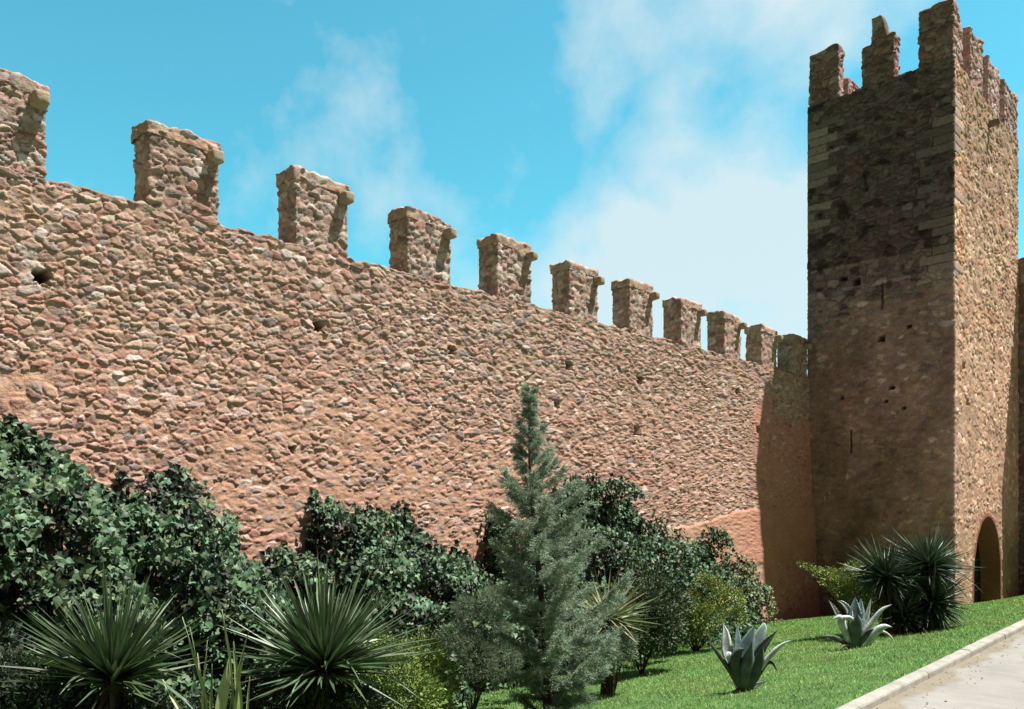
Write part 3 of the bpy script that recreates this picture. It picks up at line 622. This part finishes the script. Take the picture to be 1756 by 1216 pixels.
# ------------------------------------------------------------------ agaves
def agave(label, X, Y, lv, colr, seed=1):
    x, y, z, t = on_ground(X, Y); b = np.array([x, y, z]); m = t / F
    root = thing('agave', label, 'agave', (x, y, z)); rnd = random.Random(seed)
    for (pts, w, dep, col) in lv:
        # pts: pixel offsets of the leaf's centre line from the base, dep: how far the tip leans towards (+) the camera
        k = len(pts); P = []
        for i, (px, py) in enumerate(pts):
            q = (i + 1) / k; P.append(b + RIGHT * px * m - UP * py * m - FWD * dep * q)
        P = np.array([b + RIGHT * pts[0][0] * m * .25] + P)
        # resample
        tt = np.linspace(0, 1, len(P)); t2 = np.linspace(0, 1, 15); Q = np.stack([np.interp(t2, tt, P[:, a]) for a in range(3)], 1)
        Q[1:-1] = (Q[:-2] + Q[1:-1] * 2 + Q[2:]) / 4
        T = nrmz(np.gradient(Q, axis=0)); face = -FWD + UP * .25; S = nrmz(np.cross(T, face)); Nn = nrmz(np.cross(S, T))
        out = Q[-1] - b; sgn = 1 if np.dot(out, -FWD) < 0 else -1
        W = w * np.interp(t2, [0, .12, .42, .62, .8, .92, 1], [.7, .78, 1, .82, .46, .17, .01]) * .5
        ring = []
        for a, h in ((-1, .34), (-.55, .10), (0, 0), (.55, .10), (1, .34), (.5, -.10), (0, -.22), (-.5, -.10)):
            ring.append(Q + S * (W * a)[:, None] + Nn * (W * h * .9 * sgn)[:, None])
        V = np.stack(ring, 1); n, r = V.shape[:2]; V = V.reshape(-1, 3); i = np.arange(n * r).reshape(n, r); i = np.hstack([i, i[:, :1]])
        F4 = np.stack([i[:-1, :-1], i[:-1, 1:], i[1:, 1:], i[1:, :-1]], -1).reshape(-1, 4)
        col_ = np.tile(np.array(col), (len(V), 1)) * (1 + RNG.uniform(-.06, .06, (len(V), 1)))
        edge_ = np.tile(np.array([1.5, 1.08, .9, 1.08, 1.5, 1, .9, 1]), n)[:, None]; along = np.repeat(t2, r)[:, None]
        col_ = col_ * edge_ * (1 + .25 * np.sin(along * 21 + len(P)) * (np.abs(along - .4) < .3)); col_ = col_ * (1 - sst(along, .95, .99)) + np.array([.05, .03, .02]) * sst(along, .95, .99)
        mk('leaf', V, [F4], M_AGAVE, root, np.clip(col_, 0, .72))
PA, DK, MD = (.44, .50, .50), (.05, .07, .06), (.12, .19, .195)
agave('near pale blue-green agave on the lawn beside the kerb with one bent left leaf', 1277, 1186, [
    ([(-28, -40), (-50, -70), (-69, -92)], .085, .1, DK),
    ([(-22, -45), (-30, -72), (-29, -98), (-33, -115)], .20, -.15, PA),
    ([(-26, -60), (-30, -66), (-38, -58)], .12, .1, PA),
    ([(-8, -50), (-6, -85), (-4, -112)], .15, -.3, MD),
    ([(-4, -50), (8, -85), (22, -112)], .30, -.12, MD),
    ([(6, -45), (22, -80), (38, -108), (39, -116)], .22, -.2, (.22, .30, .31)),
    ([(10, -42), (32, -78), (59, -105)], .19, -.05, DK),
    ([(14, -30), (24, -55), (28, -82)], .24, .1, (.05, .075, .07)),
    ([(-14, -30), (-18, -55), (-12, -72), (-4, -76)], .23, .12, (.05, .075, .07)),
    ([(0, -30), (4, -60), (8, -88)], .26, .15, (.07, .11, .11)),
    ([(18, -28), (38, -58), (60, -82), (80, -91)], .10, .1, PA),
    ([(36, -50), (45, -52), (54, -34)], .07, .1, DK),
    ([(-12, -4), (-30, 2), (-46, 12)], .07, .2, (.10, .09, .06)), ([(14, -5), (30, -10), (48, -14)], .08, -.2, DK)], None)
agave('far agave on the lawn under the yellow shrub with several arching pale leaves', 1466, 1112, [
    ([(-24, -14), (-42, -22), (-65, -24)], .12, .2, DK),
    ([(-14, -26), (-22, -44), (-26, -56), (-42, -50)], .20, .05, PA),
    ([(-24, -52), (-10, -54), (2, -46)], .12, .1, PA),
    ([(-20, -40), (-32, -66), (-42, -82)], .12, -.1, PA),
    ([(-6, -42), (-8, -66), (-18, -78), (-26, -80)], .14, -.15, (.30, .38, .36)),
    ([(0, -40), (2, -66), (4, -88)], .34, -.1, MD),
    ([(6, -38), (12, -62), (16, -86)], .26, -.15, MD),
    ([(10, -30), (22, -52), (32, -88)], .15, -.1, PA),
    ([(0, -24), (2, -46), (0, -60)], .36, .12, (.07, .10, .095)),
    ([(14, -22), (30, -46), (46, -68), (64, -76)], .13, .02, PA),
    ([(20, -8), (34, -30), (48, -40), (60, -38)], .19, .12, PA),
    ([(30, -28), (48, -30), (60, -20), (64, -4)], .06, .15, (.42, .45, .32)),
    ([(10, -14), (20, -30), (28, -36)], .16, .15, DK),
    ([(-10, -8), (-24, -6), (-34, 0)], .08, .2, (.12, .10, .07))], None)

# ------------------------------------------------------------------ leafy shrubs
def shrub(name, label, cat, base, clumps, leafn, leaf, colr, mat=M_LEAF, kind='leaf', wl=.55, stem_r=.02, spread=None):
    root = thing(name, label, cat, tuple(base)); b = np.array(base, float); Cs, Ds, ps = [], [], []
    tot = sum(r ** 2 for _, r in clumps)
    for c, r in clumps:
        c = np.array(c, float); k = int(leafn * r * r / tot); u = nrmz(RNG.normal(size=(k, 3)))
        lump_ = fbm(u * 1.0 + c, (.45, .45, .45), 9, 2)[:, None]
        Cs.append(c + u * r * (RNG.uniform(.35, 1, (k, 1)) ** .5) * (.62 + .75 * lump_)); Ds.append(nrmz(u + RNG.normal(size=(k, 3)) * .5 + [0, 0, .25]))
        mid = (b + c) / 2 + RNG.normal(size=3) * .05; ps.append(([b - [0, 0, .05], mid, c, c + (c - b) * .15], (stem_r, .004)))
        for q in range(5):
            ps.append(([c, c + RNG.normal(size=3) * r * .4], (.006, .002)))
    C = np.concatenate(Cs); D = np.concatenate(Ds); n = len(C); L = leaf * RNG.uniform(.6, 1.4, n)
    if kind == 'leaf': leaves('foliage', C, D, nrmz(RNG.normal(size=(n, 3)) + [.2, 0, .9]), L, L * wl, colvar(colr, n, .35, .2), mat, root)
    else: needles('foliage', C, D, L, L * wl, colvar(colr, n, .35, .15), mat, root)
    tubes('stems', ps, M_BARK, root, 5); return root
def px(X, Y, t): return place(X, Y, t)
g = on_ground(1192, 1118); t = g[3]
shrub('shrub', 'yellow-green leafy shrub on thin stems behind the near agave', 'shrub', g[:3], [(px(1190, 1040, t), .45), (px(1225, 1015, t + .1), .42), (px(1255, 1030, t), .36), (px(1180, 1075, t - .1), .38), (px(1215, 1060, t - .3), .42), (px(1160, 1070, t + .1), .28), (px(1265, 1058, t), .25), (px(1208, 1000, t + .2), .28)], 7600, .062, (.22, .29, .075), stem_r=.02)
g = on_ground(1478, 1090); t = g[3] + .6; g = (*px(1478, 1075, t)[:2], g[2], t); g = (g[0], g[1], float(gz(-g[0], g[1])), t)
shrub('shrub', 'yellow-green shrub with one long twig reaching out over the far agave', 'shrub', g[:3], [(px(1420, 990, t), .26), (px(1440, 1000, t), .36), (px(1470, 985, t), .34), (px(1465, 1015, t - .1), .42), (px(1490, 1000, t), .36), (px(1455, 1035, t), .28), (px(1398, 980, t), .14), (px(1386, 973, t), .09), (px(1373, 968, t), .07), (px(1500, 1040, t), .35)], 7000, .06, (.22, .29, .075))
c = px(700, 1190, 12.0)
shrub('shrub', 'bright yellow-green shrub at the foot of the large spiky yucca', 'shrub', low(c), [(px(680, 1150, 12), .45), (px(720, 1130, 12.2), .42), (px(700, 1195, 11.2), .5), (px(750, 1170, 12.2), .4), (px(640, 1190, 11.6), .42), (px(740, 1210, 11.8), .38), (px(660, 1120, 12.4), .3)], 12000, .055, (.17, .26, .06))
c = px(810, 1165, 14.2)
shrub('juniper_bush', 'low grey-green feathery juniper left of the conifer in front of the ivy', 'shrub', low(c), [(px(780, 1100, 14.2), .34), (px(835, 1075, 14.4), .42), (px(765, 1140, 14), .28), (px(815, 1130, 14), .40), (px(860, 1130, 14.4), .40), (px(800, 1045, 14.5), .26), (px(850, 1030, 14.4), .3)], 20000, .07, (.15, .21, .13), M_SOFT, 'needle', .17)
c = px(1050, 1130, 14.1)
shrub('juniper_bush', 'small feathery juniper at the right foot of the conifer below the pale yucca', 'shrub', low(c), [(px(1040, 1125, 14.1), .28), (px(1065, 1110, 14.3), .26), (px(1015, 1135, 13.9), .3), (px(1048, 1095, 14.3), .2), (px(1080, 1095, 14.4), .14)], 9000, .065, (.20, .27, .18), M_SOFT, 'needle', .17)
c = px(1100, 1110, 17)
shrub('shrub', 'mixed leafy bush in front of the ivy between the conifer and the yellow shrub', 'shrub', low(c), [(px(1100, 1050, 17), .6), (px(1130, 1075, 17), .55), (px(1075, 1085, 16.6), .5), (px(1145, 1040, 17.4), .45), (px(1110, 1010, 17.6), .5)], 9500, .085, (.07, .11, .055))
c = px(60, 1290, 8.6)
shrub('shrub', 'dark broadleaf shrub filling the lower left corner below the yucca', 'shrub', low(c), [(px(20, 1180, 9.2), .45), (px(80, 1210, 9), .42), (px(-30, 1120, 10), .5), (px(140, 1240, 9.2), .4), (px(250, 1250, 9.4), .4), (px(60, 1250, 8.8), .4)], 9000, .075, (.035, .06, .035))
c = px(480, 1260, 10.2)
shrub('shrub', 'dark undergrowth shrub beneath the large spiky yucca', 'shrub', low(c), [(px(470, 1210, 10.6), .4), (px(540, 1230, 10.4), .45), (px(610, 1220, 10.6), .42), (px(400, 1240, 10.4), .42), (px(330, 1250, 10.4), .4)], 7000, .07, (.032, .055, .03))
# iris / sword-leaved clump between the yuccas
def sword():
    t = 8.6; b = low(px(375, 1250, t)); root = thing('sword_leaf_plant', 'clump of upright pale green sword leaves between the two large yuccas', 'plant', b)
    tips = [((312, 1058), (352, 1190), .035), ((325, 1075), (350, 1200), .03), ((355, 1098), (347, 1200), .035), ((395, 1120), (378, 1216), .13), ((400, 1100), (412, 1216), .07), ((380, 1045), (395, 1130), .03), ((428, 1160), (424, 1220), .03), ((363, 1140), (362, 1216), .035), ((278, 1165), (308, 1218), .06), ((420, 1100), (408, 1170), .05), ((437, 1045), (400, 1180), .02), ((338, 1120), (352, 1216), .03)]
    for i, ((tx, ty), (bx, by), w) in enumerate(tips):
        tip = px(tx, ty, t + random.uniform(-.15, .15)); bb = px(bx, by, t); d = bb - tip; k = (bb[2] - b[2]) / max(.05, -d[2]); bb2 = bb + d * k * .6; bb2 = bb2 * .8 + np.array(b) * .2; bb2[2] = b[2]
        P = np.array([bb2, bb, (bb + tip) / 2, tip]); t2 = np.linspace(0, 1, 9); Q = np.stack([np.interp(t2, np.linspace(0, 1, 4), P[:, a]) for a in range(3)], 1)
        W = w * .5 * np.interp(t2, [0, .4, .6, 1], [.7, 1, .95, .02]); S = RIGHT * .9 + FWD * random.uniform(-.4, .4)
        V = np.stack([Q - S * W[:, None], Q + FWD * .012, Q + S * W[:, None], Q + FWD * .02], 1).reshape(-1, 3); i4 = np.arange(36).reshape(9, 4); i4 = np.hstack([i4, i4[:, :1]])
        F4 = np.stack([i4[:-1, :-1], i4[:-1, 1:], i4[1:, 1:], i4[1:, :-1]], -1).reshape(-1, 4)
        mk('leaf', V, [F4], M_BLADE, root, np.tile(np.array([(.42, .50, .26), (.28, .36, .15), (.52, .55, .34)][i % 3]), (36, 1)), smooth=False)
sword()

# ------------------------------------------------------------------ conifer
def conifer():
    t0 = 12.4; b = np.array(low(px(936, 1240, t0))); top = px(908, 655, t0); Hh = top[2] - b[2]
    root = thing('conifer', 'grey-green feathery young conifer standing alone on the lawn', 'conifer tree', tuple(b))
    def axis(q): return b + (top - b) * q + np.array([.05 * math.sin(6 * q), .04 * math.cos(5 * q), 0])
    tubes('trunk', [([axis(q) for q in np.linspace(-.01, .97, 14)], (.075, .008))], M_BARK, root, 9)
    # silhouette half-widths read from the photo (left, right) against height, metres
    ys = np.array([1216, 1150, 1100, 1050, 1000, 950, 900, 860, 830, 800, 770, 740, 710, 680, 655]); q_ = (HY - ys) * t0 / F + EYE; q_ = (q_ - b[2]) / Hh
    lw = np.array([60, 72, 85, 100, 95, 88, 90, 100, 62, 56, 36, 22, 16, 10, 3]) * t0 / F * .9; rw = np.array([70, 115, 150, 178, 152, 128, 122, 98, 76, 54, 38, 26, 22, 14, 3]) * t0 / F * .9
    o = np.argsort(q_); q_, lw, rw = q_[o], lw[o], rw[o]
    Cs, Ds, Cc, ps = [], [], [], []; rnd = np.random.default_rng(5); nb = 112
    for i in range(nb):
        q = (i + .5) / nb * .97 + .015; q = q ** .92; az = i * 2.39996 + rnd.uniform(-.5, .5)
        dr = RIGHT * math.cos(az) + FWD * math.sin(az); w = lw if math.cos(az) < 0 else rw; L = float(np.interp(q, q_, w)) * rnd.uniform(.45, 1.2)
        rise = .25 + .6 * q + rnd.uniform(-.3, .35); st = axis(max(.02, q - L * rise / Hh * .9)); ts = np.linspace(0, 1, 7)
        bp = np.array([st + dr * L * t + UP * (L * rise * t ** 1.5) for t in ts]); ps.append((bp, (.018, .004)))
        ns = int(12 + 66 * L)
        for j in range(ns):
            t = rnd.uniform(.03, 1.0) ** .7; p0 = np.array([np.interp(t, ts, bp[:, a]) for a in range(3)])
            sd = nrmz(dr * rnd.uniform(.2, 1) + UP * rnd.uniform(-.25, .8) + np.cross(dr, UP) * rnd.uniform(-1, 1)); sl = rnd.uniform(.07, .25) * min(1, .35 + L) * (1.15 - .35 * t)
            m = 26; u = rnd.uniform(0, 1, m)[:, None]; sag = np.array([0, 0, -.25]) * (u * sl) ** 2 * 4
            Cs.append(p0 + sd * sl * u + rnd.normal(size=(m, 3)) * .018 + sag); Ds.append(nrmz(sd * .9 + rnd.normal(size=(m, 3)) * .45)); sh = rnd.uniform(.75, 1.3)
            Cc.append(np.tile(np.array([.26, .34, .25]) * sh, (m, 1)))
    C = np.concatenate(Cs); D = np.concatenate(Ds); n = len(C); cc = np.concatenate(Cc) * rnd.uniform(.75, 1.3, (n, 1)); brown = rnd.uniform(0, 1, n) < .04; cc[brown] = (.2, .13, .08)
    needles('crown', C, D, rnd.uniform(.035, .075, n), .011, cc, M_SOFT, root); tubes('branches', ps, M_BARK, root, 4)
    print('conifer needles', n)
conifer()

# ------------------------------------------------------------------ grass
def grass():
    n = 230000; L = RNG.uniform(4.16, 14.1, n); u = RNG.uniform(0, 1, n); s = 3 + 44 * u ** 1.35
    keep = ~((L > 8.5) & (s > 32.2)) & ~((L > 13.5) & (s < 40)); L, s = L[keep], s[keep]; n = len(L)
    C = np.stack([-L, s, gz(L, s) - .01], 1); C[:, 2] += 0
    tuft = fbm(C, (.5, .5, .5), 12, 2); D = nrmz(np.array([0, 0, 1.0]) + RNG.normal(size=(n, 3)) * .42)
    dist = np.hypot(L, s); pat = fbm(C, (1.6, 1.6, 1), 13, 3)[:, None]; col = colvar((.27, .50, .16), n, .35, .3) * (1 - .0 * pat) + np.array([.10, .05, .01]) * sst(pat, .45, .75); dry = (RNG.uniform(0, 1, n) < .08 + .4 * sst(pat[:, 0], .55, .8)); col[dry] = np.array([.34, .33, .14]) * RNG.uniform(.7, 1.2, (dry.sum(), 1))
    g = needles('grass', C, D, (.03 + .045 * tuft) * RNG.uniform(.6, 1.5, n), .007 + .0009 * dist, col, M_GRASS, None)
    tag(g, 'short bright green grass covering the lawn', 'grass', kind='stuff')
grass()

def litter():
    n = 420; s_ = RNG.uniform(4, 34, n); d = np.abs(RNG.normal(size=n)) * .35; L = 3.86 - d * RNG.choice([1, 1, 1, 4], n)
    C = np.stack([-L, s_, np.full(n, .008)], 1); D = RNG.normal(size=(n, 3)) * [1, 1, .12]; ln = RNG.uniform(.02, .06, n)
    tag(leaves('fallen_leaves', C, D, np.tile([0, 0, 1.0], (n, 1)) + RNG.normal(size=(n, 3)) * .2, ln, ln * .6, colvar((.14, .10, .05), n, .5), M_GRASS, None), 'dry leaf litter and grit scattered along the road side of the kerb', 'leaf litter', kind='stuff')
litter()
